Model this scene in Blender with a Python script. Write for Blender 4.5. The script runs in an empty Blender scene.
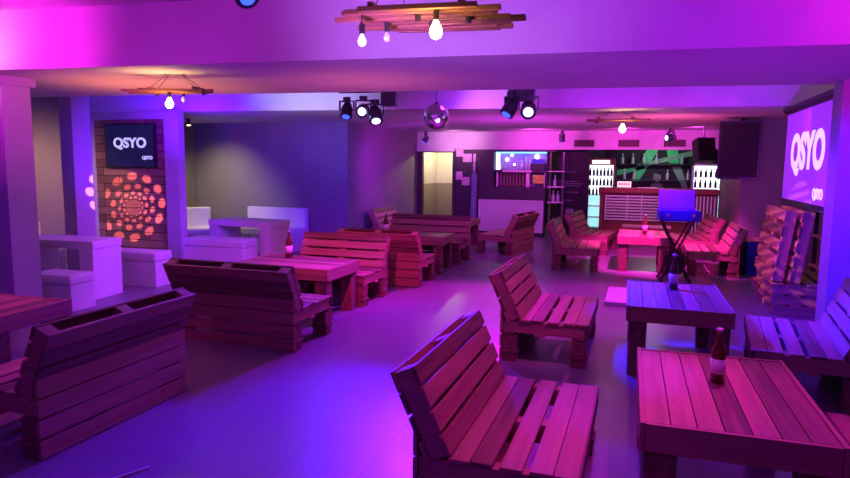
import bpy, bmesh, math, random
from mathutils import Vector, Matrix
R = math.radians
random.seed(7)
SC = bpy.context.scene
COL = SC.collection

# ------------------------------------------------------------------ materials
def mat(name, col, rough=.6, metal=0., emit=None, es=0., noise=0., nscale=8., bump=0., coat=0., trans=0.):
    m = bpy.data.materials.new(name); m.use_nodes = True
    nt = m.node_tree; b = nt.nodes['Principled BSDF']
    b.inputs['Base Color'].default_value = (*col, 1)
    b.inputs['Roughness'].default_value = rough
    b.inputs['Metallic'].default_value = metal
    if coat: b.inputs['Coat Weight'].default_value = coat
    if trans: b.inputs['Transmission Weight'].default_value = trans
    if emit:
        b.inputs['Emission Color'].default_value = (*emit, 1)
        b.inputs['Emission Strength'].default_value = es
    tc = nt.nodes.new('ShaderNodeTexCoord')
    n = nt.nodes.new('ShaderNodeTexNoise'); n.inputs['Scale'].default_value = nscale
    n.inputs['Detail'].default_value = 4
    nt.links.new(tc.outputs['Object'], n.inputs['Vector'])
    if noise:
        r = nt.nodes.new('ShaderNodeValToRGB')
        r.color_ramp.elements[0].position = .3; r.color_ramp.elements[1].position = .7
        r.color_ramp.elements[0].color = (*[c*(1-noise) for c in col], 1)
        r.color_ramp.elements[1].color = (*[min(1, c*(1+noise*.6)) for c in col], 1)
        nt.links.new(n.outputs['Fac'], r.inputs['Fac'])
        nt.links.new(r.outputs['Color'], b.inputs['Base Color'])
    if bump:
        bp = nt.nodes.new('ShaderNodeBump'); bp.inputs['Strength'].default_value = bump
        bp.inputs['Distance'].default_value = .01
        nt.links.new(n.outputs['Fac'], bp.inputs['Height'])
        nt.links.new(bp.outputs['Normal'], b.inputs['Normal'])
    return m

def wood(name, dark, light, axis='x', rough=.55):
    """boards: tone differs board by board, grain runs along one object axis"""
    m = bpy.data.materials.new(name); m.use_nodes = True
    nt = m.node_tree; L = nt.links; b = nt.nodes['Principled BSDF']
    b.inputs['Roughness'].default_value = rough
    tc = nt.nodes.new('ShaderNodeTexCoord'); mp = nt.nodes.new('ShaderNodeMapping')
    mp.inputs['Scale'].default_value = (1.2, 26, 26) if axis == 'x' else (26, 1.2, 26)
    geo = nt.nodes.new('ShaderNodeNewGeometry')
    add = nt.nodes.new('ShaderNodeVectorMath'); add.operation = 'ADD'
    mul = nt.nodes.new('ShaderNodeVectorMath'); mul.operation = 'SCALE'; mul.inputs['Scale'].default_value = 9.
    comb = nt.nodes.new('ShaderNodeCombineXYZ')
    for k in range(3): L.new(geo.outputs['Random Per Island'], comb.inputs[k])
    L.new(comb.outputs[0], mul.inputs[0])
    L.new(tc.outputs['Object'], add.inputs[0]); L.new(mul.outputs[0], add.inputs[1])
    L.new(add.outputs[0], mp.inputs['Vector'])
    n = nt.nodes.new('ShaderNodeTexNoise'); n.inputs['Scale'].default_value = 1.; n.inputs['Detail'].default_value = 6
    n.inputs['Roughness'].default_value = .65
    L.new(mp.outputs[0], n.inputs['Vector'])
    mx = nt.nodes.new('ShaderNodeMath'); mx.operation = 'MULTIPLY_ADD'
    mx.inputs[1].default_value = .72
    L.new(geo.outputs['Random Per Island'], mx.inputs[0])
    m2 = nt.nodes.new('ShaderNodeMath'); m2.operation = 'MULTIPLY_ADD'; m2.inputs[1].default_value = .9; m2.inputs[2].default_value = -.30
    L.new(n.outputs['Fac'], m2.inputs[0]); L.new(m2.outputs[0], mx.inputs[2])
    r = nt.nodes.new('ShaderNodeValToRGB')
    r.color_ramp.elements[0].color = (*dark, 1); r.color_ramp.elements[1].color = (*light, 1)
    r.color_ramp.elements[0].position = .1; r.color_ramp.elements[1].position = .85
    L.new(mx.outputs[0], r.inputs['Fac']); L.new(r.outputs['Color'], b.inputs['Base Color'])
    bp = nt.nodes.new('ShaderNodeBump'); bp.inputs['Strength'].default_value = .25; bp.inputs['Distance'].default_value = .004
    L.new(n.outputs['Fac'], bp.inputs['Height']); L.new(bp.outputs['Normal'], b.inputs['Normal'])
    return m

M = {}
M['wood'] = wood('pallet_wood', (.11, .040, .028), (.52, .26, .17))
M['woody'] = wood('pallet_wood_across', (.11, .040, .028), (.52, .26, .17), 'y')
M['block'] = mat('block_wood', (.24, .11, .07), .7, noise=.4, nscale=20, bump=.2)
M['stick'] = wood('stick_wood', (.10, .04, .02), (.30, .13, .06))
M['plaster'] = mat('plaster', (.62, .60, .60), .8, noise=.06, nscale=3, bump=.1)
M['grey'] = mat('grey_wall', (.26, .24, .22), .75, noise=.12, nscale=1.5, bump=.1)
M['dado'] = mat('olive_dado', (.36, .32, .20), .7, noise=.05)
M['cream'] = mat('cream_wall', (.75, .72, .56), .7, noise=.05)
M['dark'] = mat('dark_paint', (.05, .03, .05), .6, noise=.2)
M['black'] = mat('black_plastic', (.015, .015, .018), .45)
M['cloth'] = mat('speaker_grille', (.016, .010, .012), .8, noise=.3, nscale=90, bump=.3)
M['white'] = mat('white_leather', (.82, .80, .80), .45, noise=.04, nscale=5, bump=.1)
M['board'] = mat('chalk_black', (.012, .012, .018), .7, noise=.3, nscale=5)
M['chalk'] = mat('chalk', (.30, .30, .32), .9, noise=.2)
M['steel'] = mat('steel', (.55, .55, .58), .3, metal=.9)
M['galv'] = mat('galvanised_slat', (.85, .83, .85), .5)
M['red'] = mat('dark_red_paint', (.30, .06, .045), .5, noise=.2)
M['counter'] = mat('white_counter', (.66, .64, .66), .55, noise=.06, nscale=2)
M['glass'] = mat('bottle_glass', (.10, .035, .012), .08, coat=.6)
M['gglass'] = mat('clear_bottle', (.45, .55, .60), .08, coat=.5)
M['label'] = mat('paper_label', (.80, .80, .78), .5, noise=.15, nscale=60)
M['cap'] = mat('bottle_cap', (.6, .6, .62), .35, metal=.6)
M['wire'] = mat('black_cable', (.02, .02, .02), .5)
M['bulboff'] = mat('unlit_bulb_glass', (.75, .75, .78), .1, coat=.8)
M['bulb'] = mat('lit_bulb', (1, .8, .5), .3, emit=(1, .62, .22), es=28)
M['bulbcold'] = mat('blue_lit_bulb', (.8, .9, 1), .2, emit=(.55, .75, 1), es=2.5)
M['lens'] = mat('lit_lens', (.8, .85, 1), .2, emit=(.45, .50, 1), es=5)
M['lensblue'] = mat('blue_lens', (.1, .2, 1), .2, emit=(.03, .08, 1), es=2.5)
M['lenspink'] = mat('pink_lens', (1, .7, 1), .2, emit=(1, .6, 1), es=8)
M['fixture'] = mat('fixture_black', (.05, .05, .07), .35, coat=.3)
M['tv'] = mat('tv_screen', (.004, .004, .01), .85, emit=(.006, .006, .05), es=1.)
M['lettering'] = mat('screen_lettering', (.8, .8, .85), .5, emit=(.62, .66, .85), es=.75)
M['projscreen'] = mat('projected_purple', (.35, .25, .5), .7, emit=(.34, .02, 1.), es=.75)
M['projletter'] = mat('projected_lettering', (.9, .9, .9), .7, emit=(.85, .62, 1.), es=1.0)
M['cyanled'] = mat('cyan_light_strip', (.3, .9, 1), .4, emit=(.10, .55, 1.), es=3.2)
M['whiteled'] = mat('white_light_strip', (.9, 1, 1), .4, emit=(.55, .9, 1.), es=3.)
M['fridgeback'] = mat('fridge_back_glow', (.9, .95, .95), .4, emit=(.80, .95, 1.), es=1.9)  # back wall glows in place of the fridge lamps
M['fridgecyan'] = mat('fridge_lower_glow', (.6, .9, .9), .4, emit=(.35, .80, .85), es=1.0)  # lower back wall glows likewise, standing in for fridge lamps
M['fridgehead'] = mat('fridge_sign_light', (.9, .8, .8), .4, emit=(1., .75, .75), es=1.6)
M['green'] = mat('mural_green', (.02, .80, .18), .5, noise=.25, nscale=6)
M['greendim'] = mat('mural_sage', (.20, .52, .28), .5, noise=.3, nscale=8)
M['skin'] = mat('mural_portrait', (.20, .26, .20), .6, noise=.3, nscale=14)
M['pinktile'] = mat('pink_tile', (.75, .55, .62), .5)
M['yellow'] = mat('yellow_card', (.62, .80, .06), .5, noise=.5, nscale=20)
M['paleshirt'] = mat('pale_blue_cloth', (.22, .27, .42), .8, noise=.2)
M['brown'] = mat('brown_stripe', (.22, .12, .09), .7)
M['redtext'] = mat('red_lettering', (.6, .06, .05), .6)
M['signlight'] = mat('backlit_sign', (.9, .8, .75), .5, emit=(.9, .8, .75), es=.8)
M['case'] = mat('case_blue_tint', (.015, .02, .45), .5, noise=.1)  # blue light on the open case put into the base colour
M['mirrordark'] = mat('purple_backing', (.30, .12, .42), .35, noise=.2)
M['pale'] = wood('pale_boards', (.45, .30, .18), (.80, .62, .42))
M['carton'] = mat('plywood', (.62, .45, .25), .7, noise=.15)
M['bluepaint'] = mat('painted_pillar', (.50, .48, .52), .7, noise=.08, nscale=3)

def mk_floor():
    m = bpy.data.materials.new('polished_tiles'); m.use_nodes = True
    nt = m.node_tree; L = nt.links; b = nt.nodes['Principled BSDF']
    tc = nt.nodes.new('ShaderNodeTexCoord')
    n = nt.nodes.new('ShaderNodeTexNoise'); n.inputs['Scale'].default_value = 1.1; n.inputs['Detail'].default_value = 5
    n2 = nt.nodes.new('ShaderNodeTexNoise'); n2.inputs['Scale'].default_value = 70; n2.inputs['Detail'].default_value = 3
    br = nt.nodes.new('ShaderNodeTexBrick'); br.offset = 0
    br.inputs['Scale'].default_value = 1.; br.inputs['Brick Width'].default_value = .45; br.inputs['Row Height'].default_value = .45
    br.inputs['Mortar Size'].default_value = .004
    br.inputs['Color1'].default_value = (.25, .235, .245, 1); br.inputs['Color2'].default_value = (.265, .25, .26, 1)
    br.inputs['Mortar'].default_value = (.21, .20, .205, 1)
    for t in (n, n2, br): L.new(tc.outputs['Object'], t.inputs['Vector'])
    mix = nt.nodes.new('ShaderNodeMix'); mix.data_type = 'RGBA'; mix.blend_type = 'MULTIPLY'
    mix.inputs[0].default_value = .6
    r = nt.nodes.new('ShaderNodeValToRGB')
    r.color_ramp.elements[0].color = (.55, .55, .55, 1); r.color_ramp.elements[1].color = (1, 1, 1, 1)
    r.color_ramp.elements[0].position = .35; r.color_ramp.elements[1].position = .65
    L.new(n2.outputs['Fac'], r.inputs['Fac'])
    L.new(br.outputs['Color'], mix.inputs[6]); L.new(r.outputs['Color'], mix.inputs[7])
    L.new(mix.outputs[2], b.inputs['Base Color'])
    r2 = nt.nodes.new('ShaderNodeMapRange'); r2.inputs['To Min'].default_value = .22; r2.inputs['To Max'].default_value = .42
    L.new(n.outputs['Fac'], r2.inputs['Value']); L.new(r2.outputs[0], b.inputs['Roughness'])
    bp = nt.nodes.new('ShaderNodeBump'); bp.inputs['Strength'].default_value = .22; bp.inputs['Distance'].default_value = .004
    L.new(n2.outputs['Fac'], bp.inputs['Height']); L.new(bp.outputs['Normal'], b.inputs['Normal'])
    return m
M['floor'] = mk_floor()

def mk_planks():
    m = bpy.data.materials.new('plank_cladding'); m.use_nodes = True
    nt = m.node_tree; L = nt.links; b = nt.nodes['Principled BSDF']; b.inputs['Roughness'].default_value = .6
    tc = nt.nodes.new('ShaderNodeTexCoord'); mp = nt.nodes.new('ShaderNodeMapping')
    mp.inputs['Rotation'].default_value = (R(90), 0, 0)
    br = nt.nodes.new('ShaderNodeTexBrick'); br.offset = .37
    br.inputs['Scale'].default_value = 1.; br.inputs['Brick Width'].default_value = .9; br.inputs['Row Height'].default_value = .13
    br.inputs['Mortar Size'].default_value = .006
    br.inputs['Color1'].default_value = (.42, .24, .15, 1); br.inputs['Color2'].default_value = (.20, .10, .07, 1)
    br.inputs['Mortar'].default_value = (.03, .015, .01, 1)
    L.new(tc.outputs['Object'], mp.inputs[0]); L.new(mp.outputs[0], br.inputs['Vector'])
    L.new(br.outputs['Color'], b.inputs['Base Color'])
    return m
M['planks'] = mk_planks()

def mk_ball():
    m = bpy.data.materials.new('mirror_tiles'); m.use_nodes = True
    nt = m.node_tree; L = nt.links; b = nt.nodes['Principled BSDF']
    b.inputs['Metallic'].default_value = 1; b.inputs['Roughness'].default_value = .12
    b.inputs['Base Color'].default_value = (.85, .85, .9, 1)
    return m
M['ball'] = mk_ball()

# ------------------------------------------------------------------ mesh helpers
class MB:
    def __init__(s): s.bm = bmesh.new()
    def box(s, c, d, rx=0, ry=0, rz=0, bev=0.):
        g = bmesh.ops.create_cube(s.bm, size=1.)
        vs = g['verts']
        bmesh.ops.scale(s.bm, vec=d, verts=vs)
        if bev:
            es = list({e for v in vs for e in v.link_edges})
            rr = bmesh.ops.bevel(s.bm, geom=es, offset=bev, segments=2, affect='EDGES', profile=.6)
            vs = list({v for f in rr['faces'] for v in f.verts} | {v for v in vs if v.is_valid})
            isl = set(vs); st = list(vs)
            while st:
                v = st.pop()
                for e in v.link_edges:
                    w = e.other_vert(v)
                    if w not in isl: isl.add(w); st.append(w)
            vs = list(isl)
        m = Matrix.Translation(c) @ Matrix.Rotation(rz, 4, 'Z') @ Matrix.Rotation(ry, 4, 'Y') @ Matrix.Rotation(rx, 4, 'X')
        bmesh.ops.transform(s.bm, matrix=m, verts=vs)
        return s
    def b2(s, x0, x1, y0, y1, z0, z1, bev=0.):
        return s.box(((x0+x1)/2, (y0+y1)/2, (z0+z1)/2), (abs(x1-x0), abs(y1-y0), abs(z1-z0)), bev=bev)
    def tube(s, a, b, r0, r1=None, seg=10):
        a, b = Vector(a), Vector(b); r1 = r0 if r1 is None else r1
        d = b-a
        g = bmesh.ops.create_cone(s.bm, cap_ends=True, segments=seg, radius1=r0, radius2=r1, depth=d.length)
        q = Vector((0, 0, 1)).rotation_difference(d.normalized()).to_matrix().to_4x4()
        bmesh.ops.transform(s.bm, matrix=Matrix.Translation((a+b)/2) @ q, verts=g['verts'])
        return s
    def path(s, pts, r, seg=6):
        for a, b in zip(pts, pts[1:]): s.tube(a, b, r, seg=seg)
        return s
    def sph(s, c, r, u=16, v=10, sc=(1, 1, 1)):
        g = bmesh.ops.create_uvsphere(s.bm, u_segments=u, v_segments=v, radius=r)
        bmesh.ops.transform(s.bm, matrix=Matrix.Translation(c) @ Matrix.Diagonal((*sc, 1)), verts=g['verts'])
        return s
    def lathe(s, prof, c=(0, 0, 0), seg=16):
        rings = []
        for r, z in prof:
            rings.append([s.bm.verts.new((c[0]+r*math.cos(2*math.pi*k/seg), c[1]+r*math.sin(2*math.pi*k/seg), c[2]+z)) for k in range(seg)])
        for a, b in zip(rings, rings[1:]):
            for k in range(seg): s.bm.faces.new((a[k], a[(k+1) % seg], b[(k+1) % seg], b[k]))
        s.bm.faces.new(rings[0][::-1]); s.bm.faces.new(rings[-1])
        return s
    def prism(s, pts, z0, z1):
        a = [s.bm.verts.new((x, y, z0)) for x, y in pts]; b = [s.bm.verts.new((x, y, z1)) for x, y in pts]
        s.bm.faces.new(a[::-1]); s.bm.faces.new(b)
        n = len(pts)
        for k in range(n): s.bm.faces.new((a[k], a[(k+1) % n], b[(k+1) % n], b[k]))
        return s
    def prism_y(s, pts, y0, y1):
        """polygon in x,z extruded in y"""
        a = [s.bm.verts.new((x, y0, z)) for x, z in pts]; b = [s.bm.verts.new((x, y1, z)) for x, z in pts]
        s.bm.faces.new(a); s.bm.faces.new(b[::-1])
        n = len(pts)
        for k in range(n): s.bm.faces.new((a[k], b[k], b[(k+1) % n], a[(k+1) % n]))
        return s
    def build(s, name, m, parent=None, loc=None, smooth=False):
        bmesh.ops.recalc_face_normals(s.bm, faces=s.bm.faces)
        me = bpy.data.meshes.new(name); s.bm.to_mesh(me); s.bm.free()
        me.materials.append(m if not isinstance(m, str) else M[m])
        if smooth:
            for p in me.polygons: p.use_smooth = True
        o = bpy.data.objects.new(name, me); COL.objects.link(o)
        if parent: o.parent = parent
        if loc: o.location = loc
        return o

def tag(o, label=None, cat=None, group=None):
    if label: o['label'] = label
    if cat: o['category'] = cat
    if group: o['group'] = group
    return o
def thing(name, label, cat, loc=(0, 0, 0), rz=0, group=None):
    o = bpy.data.objects.new(name, None); COL.objects.link(o)
    o.location = loc; o.rotation_euler = (0, 0, rz); o.empty_display_size = .1
    return tag(o, label, cat, group)
def struct(mb, name, m):
    o = mb.build(name, m); o['kind'] = 'structure'; return o
def dup(root, loc, rz, label, group=None):
    def rec(o, p):
        c = o.copy(); COL.objects.link(c); c.parent = p
        for ch in list(o.children): rec(ch, c)
        return c
    r = rec(root, None); r.location = loc; r.rotation_euler = (0, 0, rz); r['label'] = label
    if group: r['group'] = group
    return r
def lettering(txt, size, m, parent, loc, rot, offset=.0, name='lettering', depth=.003, sx=1.):
    cu = bpy.data.curves.new('t', 'FONT'); cu.body = txt; cu.size = size; cu.offset = offset
    cu.extrude = depth; cu.align_x = 'CENTER'; cu.align_y = 'CENTER'; cu.space_character = 1.02
    t = bpy.data.objects.new('t', cu); COL.objects.link(t)
    dg = bpy.context.evaluated_depsgraph_get()
    me = bpy.data.meshes.new_from_object(t.evaluated_get(dg)); me.name = name
    bpy.data.objects.remove(t)
    me.materials.clear(); me.materials.append(M[m])
    o = bpy.data.objects.new(name, me); COL.objects.link(o); o.parent = parent
    o.location = loc; o.rotation_euler = rot; o.scale = (sx, 1, 1)
    return o

# ------------------------------------------------------------------ the room
FH, LC, HC = 0., 2.45, 2.95
struct(MB().b2(-9.6, 4.2, -2.5, 18.4, -.12, 0), 'floor', 'floor')
struct(MB().b2(-9.6, 4.2, -2.5, 18.4, HC, HC+.1), 'ceiling', 'plaster')
def fy(x): return 4.72+.0993*x        # front edge of the dropped ceiling
def by(x): return 6.86+.11*x          # its back edge
def cy(x): return 9.12+.124*x         # front edge of the rear dropped ceiling
struct(MB().prism([(-9.4, fy(-9.4)), (4.1, fy(4.1)), (4.1, by(4.1)), (-9.4, by(-9.4))], LC, HC), 'ceiling', 'plaster')
struct(MB().prism([(-9.4, cy(-9.4)), (4.1, cy(4.1)), (4.1, 14.95), (-9.4, 14.95)], LC, HC), 'ceiling', 'plaster')
struct(MB().b2(-5.3, 2.3, 14.8, 14.92, 2.03, LC), 'wall_fascia', 'plaster')
struct(MB().b2(-9.5, -8.75, -2.5, 11.0, 0, HC), 'wall_left', 'grey')
struct(MB().b2(-8.75, -5.3, 10.9, 11.05, 0, LC), 'wall_back_left', 'grey')
struct(MB().b2(-5.42, -5.3, 11.05, 14.97, 0, LC), 'wall_left_passage', 'grey')
struct(MB().b2(-9.6, 4.2, -2.6, -2.5, 0, HC), 'wall_front', 'plaster')
struct(MB().b2(3.9, 4.1, -2.5, 18.4, 0, HC), 'wall_right', 'grey')
struct(MB().b2(-5.4, 4.1, 18.0, 18.15, 0, HC), 'wall_back', 'dark')
struct(MB().b2(-5.42, 3.9, 14.95, 18.0, 2.3, 2.36), 'ceiling', 'dark')
struct(MB().b2(1.56, 3.9, 11.7, 14.75, 0, LC), 'wall_right_block', 'grey')
# pillars
struct(MB().b2(-6.6, -5.74, 4.42, 4.72, 0, LC).b2(-6.66, -5.71, 4.38, 4.76, 2.37, LC), 'wall_pillar_left', 'bluepaint')
struct(MB().b2(-7.44, -7.22, 6.52, 6.82, 0, HC), 'wall_pillar_blue', 'bluepaint')
struct(MB().b2(1.68, 2.5, 6.72, 7.03, 0, HC), 'wall_pillar_right', 'bluepaint')
# the block that carries the television: painted frame around plank cladding
struct(MB().b2(-8.74, -6.86, 8.22, 8.27, 0, LC).b2(-8.74, -8.58, 8.12, 8.22, 0, LC).b2(-7.12, -6.86, 8.12, 8.22, 0, LC)
       .b2(-8.58, -7.12, 8.12, 8.22, 2.33, LC), 'wall_panel_left', 'bluepaint')
struct(MB().b2(-8.58, -7.12, 8.18, 8.22, 0, 2.33), 'trim_1', 'planks')

# bar front wall at Y 14.8
X = 14.85
struct(MB().b2(-5.3, -5.17, X, X+.12, 0, 2.03).b2(-4.38, -4.30, X-.05, X+.12, 0, 2.03).b2(-5.17, -4.38, X, X+.12, 1.96, 2.03), 'wall_bar_left', 'dark')
struct(MB().b2(-5.27, -4.32, 14.70, 14.8, 1.98, 2.07), 'trim_2', 'plaster')
# room seen through the doorway
struct(MB().b2(-5.42, -5.3, 14.97, 17.9, 1.17, 2.3), 'wall_lobby_left_upper', 'cream')
struct(MB().b2(-5.42, -5.3, 14.97, 17.9, 0, 1.17), 'wall_lobby_left_lower', 'dado')
struct(MB().b2(-5.3, -3.75, 16.4, 16.5, 1.17, 2.3), 'wall_lobby_upper', 'cream')
struct(MB().b2(-5.3, -3.75, 16.4, 16.5, 0, 1.17), 'wall_lobby_lower', 'dado')
struct(MB().b2(-4.30, -3.70, X, X+.1, 0, 2.03), 'wall_tile_panel', 'dark')
struct(MB().b2(-3.70, -3.36, X-.03, X+.1, 0, 2.03).b2(-3.36, -2.13, X-.03, X+.1, 0, 1.13).b2(-3.36, -1.9, X-.03, X+.1, 1.98, 2.03), 'wall_bar_centre', 'dark')
struct(MB().b2(-1.88, -1.17, X+.25, X+.35, 0, 2.03), 'wall_chalkboard', 'board')
struct(MB().b2(-3.72, 1.7, 17.4, 17.5, 0, 2.3), 'wall_bar_back', 'dark')

# door in passage
# light grey tiles stuck on the dark panel
for i, (x, z, w) in enumerate([(-4.22, 1.96, .2), (-4.02, 1.83, .22), (-3.84, 1.83, .07), (-4.24, 1.40, .2), (-4.05, 1.27, .2)]):
    tag(MB().b2(x-w/2, x+w/2, X-.016, X-.002, z-.10, z+.10, bev=.003).build('wall_tile', 'pinktile'),
        ['pink square tile topmost on the dark panel beside the doorway', 'wide pink square tile second from the top, right of centre on the dark panel',
         'narrow pink tile strip at the right edge of the dark panel', 'pale square tile at mid height next to the doorway frame',
         'lowest pale square tile on the dark panel beside the doorway'][i], 'wall tile', 'square tiles on the dark panel')
t = thing('hanging_coat', 'pale blue garment hanging on the dark panel right of the square tiles', 'coat', (-3.82, 14.75, 0))
MB().lathe([(.085, .40), (.095, .42), (.075, .9), (.07, 1.15), (.085, 1.40), (.05, 1.47), (.015, 1.50)], seg=9).build('cloth_body', 'paleshirt', t, smooth=True)
MB().lathe([(.015, 1.50), (.03, 1.54), (.028, 1.68), (.012, 1.72)], seg=10).tube((0, 0, 1.7), (0, .09, 1.75), .008).build('hook', 'pinktile', t)

# fascia vents
for i, x in enumerate((-1.28, -.32, .63)):
    o = thing('air_vent', ['leftmost of the three dark vents on the pink fascia', 'middle one of the three dark vents on the pink fascia',
              'rightmost dark vent on the pink fascia, beside the speaker bracket'][i], 'vent', (x, 14.79, 2.17), 0, 'vents on the bar fascia')
    MB().b2(-.22, .22, -.012, 0, -.075, .075).build('frame', 'dark', o)
    s = MB()
    for k in range(5): s.box((0, -.018, -.055+k*.027), (.41, .012, .006), rx=R(30))
    s.build('louvre', 'brown', o)

# ------------------------------------------------------------------ pallet furniture
LEN = 1.18
def make_bench(label):
    t = thing('pallet_bench', label, 'bench')
    n = thing
    # seat: deck boards along the length on stringers
    s = MB(); h = LEN/2
    for k, y in enumerate((-.338, -.236, -.108, .022, .124)):
        s.box((0, y, .36), (LEN+random.uniform(-.012, .012), .098, .02), bev=.003)
    s.box((0, -.388, .318), (LEN, .02, .10), bev=.003)
    s.build('seat', 'wood', t)
    s = MB()
    for x in (-h+.05, 0, h-.05): s.box((x, -.03, .30), (.075, .68, .10), bev=.004)
    for y in (-.33, 0, .26): s.box((0, y, .241), (LEN, .09, .018), bev=.003)
    s.build('seat_frame', 'woody', t)
    # legs: stacked blocks
    for x in (-h+.07, h-.07):
        for y in (-.32, .25):
            l = MB()
            l.box((x, y, .165), (.13, .12, .13), bev=.006).box((x, y, .0875), (.15, .14, .022), bev=.003).box((x, y, .038), (.13, .12, .076), bev=.006)
            l.build('leg', 'block', t)
    # rear skirt boards
    for z in (.06, .178, .296, .41): MB().box((0, .325, z), (LEN, .02, .105), bev=.003).build('rear_board', 'wood', t)
    # backrest, a pallet leaning back
    a = R(24); u = Vector((0, math.sin(a), math.cos(a))); nn = Vector((0, math.cos(a), -math.sin(a)))
    o = Vector((0, .165, .375))
    s = MB()
    for k, dd in enumerate((.05, .165, .28, .385)):
        p = o+u*dd; s.box(p, (LEN, .02, .092 if k < 3 else .085), rx=-a, bev=.003)
    for k, dd in enumerate((.05, .165, .28, .385)):
        p = o+u*dd+nn*.105; s.box(p, (LEN, .02, .10), rx=-a, bev=.003)
    s.build('backrest', 'wood', t)
    for x in (-h+.05, 0, h-.05):
        p = o+u*.215+nn*.052; MB().box((x, p.y, p.z), (.09, .082, .42), rx=-a, bev=.004).build('backrest_block', 'woody', t)
    for x in (-h+.12, h-.12): MB().box((x, .300, .40), (.06, .03, .20), bev=.003).build('back_support', 'woody', t)
    return t

g1 = 'pallet benches on the right of the room'; g2 = 'pallet benches on the left of the room'; g3 = 'pallet benches near the bar'
bench = make_bench('nearest pallet bench, slatted back leaning away, facing the near table with a brown bottle')
bench.location = (-.58, 3.12, 0); bench.rotation_euler = (0, 0, R(90)); bench['group'] = g1
B = [
 ((-.75, 5.74), 90, 'pallet bench in the middle of the floor facing the blue-lit table', g1),
 ((1.24, 5.42), -96, 'blue-lit pallet bench on the right, in front of the blue pillar', g1),
 ((1.37, 3.14), -90, 'red-lit pallet bench cut off by the lower right corner, past the near table', g1),
 ((-3.40, 3.04), -90, 'dark pallet bench in the left foreground with its back to the aisle', g2),
 ((-3.47, 5.06), 180, 'pallet bench seen from behind, in front of the left table with a bottle', g2),
 ((-3.58, 6.95), 0, 'pallet bench with reddish back slats facing the camera across the left table with a bottle', g2),
 ((-3.38, 8.25), 180, 'pallet bench seen from behind, standing right behind the red-slatted bench', g2),
 ((-3.55, 10.35), 0, 'widest purple-lit pallet bench on the left, just before the lit doorway, slats towards the camera', g2),
 ((-4.75, 12.15), 90, 'pallet bench against the purple wall near the lit doorway', g2),
 ((-2.42, 12.0), -100, 'dark pallet bench in silhouette before the white bar counter', g3),
 ((-1.0, 10.7), 92, 'pink-lit pallet bench left of the bright pink table', g3),
 ((-.88, 12.75), 84, 'tan pallet bench behind the pink-lit one, under the left end of the slatted bar', g3),
 ((1.10, 10.95), -90, 'bright pink pallet bench right of the black crossed-leg stand', g3),
 ((.93, 12.75), -84, 'brownish pallet bench below the vertical slats of the bar, behind the bright pink bench', g3),
]
for (x, y), a, lb, g in B:
    d = dup(bench, (x, y, 0), R(a), lb, g)
    if y in (5.06, 10.35, 2.97): d.scale = (1.10 if y == 5.06 else 1.25, 1, 1)

# spare pallets stacked with a bench on top
def make_pallet(label):
    t = thing('pallet', label, 'pallet')
    s = MB()
    for k in range(5): s.box((0, -.34+k*.17, .112), (LEN, .12, .018), bev=.003)
    s.build('deck_boards', 'wood', t)
    for x in (-.53, 0, .53): MB().box((x, 0, .052), (.09, .80, .102), bev=.004).build('stringer', 'woody', t)
    return t
pal = make_pallet('bottom pallet of the stack under the hanging projection screen')
pal.location = (1.86, 8.48, 0); pal.rotation_euler = (0, 0, R(-90)); pal['group'] = 'stacked pallets'
dup(pal, (1.83, 8.50, .122), R(-88), 'middle pallet of the stack under the hanging projection screen')
dup(pal, (1.85, 8.47, .244), R(-91), 'topmost flat pallet of the stack, carrying a bench')
up = dup(pal, (1.60, 8.50, .775), R(-90), 'pallet standing on its long edge on the stack, its slats towards the room', 'upright pallets'); up.rotation_euler = (R(83), 0, R(-90))
up = dup(pal, (1.76, 8.44, .775), R(-90), 'second upright pallet leaning behind the slatted upright one below the screen', 'upright pallets'); up.rotation_euler = (R(83), 0, R(-90))

def make_table(label):
    """top 1.2 along y, 0.76 along x, height .56"""
    t = thing('pallet_table', label, 'table')
    s = MB()
    for k in range(7): s.box((-.318+k*.106, 0, .55), (.102, 1.13, .02), bev=.003)
    s.build('tabletop', 'woody', t)
    for q in (-1, 1):
        MB().box((.38*q, 0, .505), (.022, 1.2, .125), bev=.003).build('apron', 'woody', t)
        MB().box((0, .585*q, .500), (.735, .022, .125), bev=.003).build('end_apron', 'wood', t)
    for x in (-.30, .30):
        for y in (-.505, .505):
            MB().box((x, y, .27), (.135, .135, .54), bev=.006).build('leg', 'block', t)
    return t
g = 'pallet coffee tables'
tb = make_table('nearest pallet table, pink-lit, carrying a brown beer bottle')
tb.location = (.42, 3.35, 0); tb.rotation_euler = (0, 0, R(1)); tb['group'] = g
for (x, y), a, lb in [
    ((.31, 5.73), 1, 'blue-lit pallet table with a blue-lit bottle, mid floor on the right'),
    ((.06, 10.95), 0, 'bright pink pallet table with a pink bottle near the slatted bar'),
    ((-4.60, 3.12), 3, 'purple-lit pallet table cut off by the left edge beside the dark bench'),
    ((-3.62, 6.12), 90, 'pallet table with a bottle between two benches on the left'),
    ((-3.42, 9.36), 94, 'purple pallet table in the middle left, beyond the second bench seen from behind'),
    ((-3.55, 12.2), 0, 'pallet table with an orange-tinted end in front of the lit doorway')]:
    dup(tb, (x, y, 0), R(a), lb)

tag(MB().b2(-.36, .10, 7.70, 8.7, 0, .05, bev=.006).build('floor_board', 'counter'), 'low flat pinkish board lying on the floor behind the blue-lit table', 'board')

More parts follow.
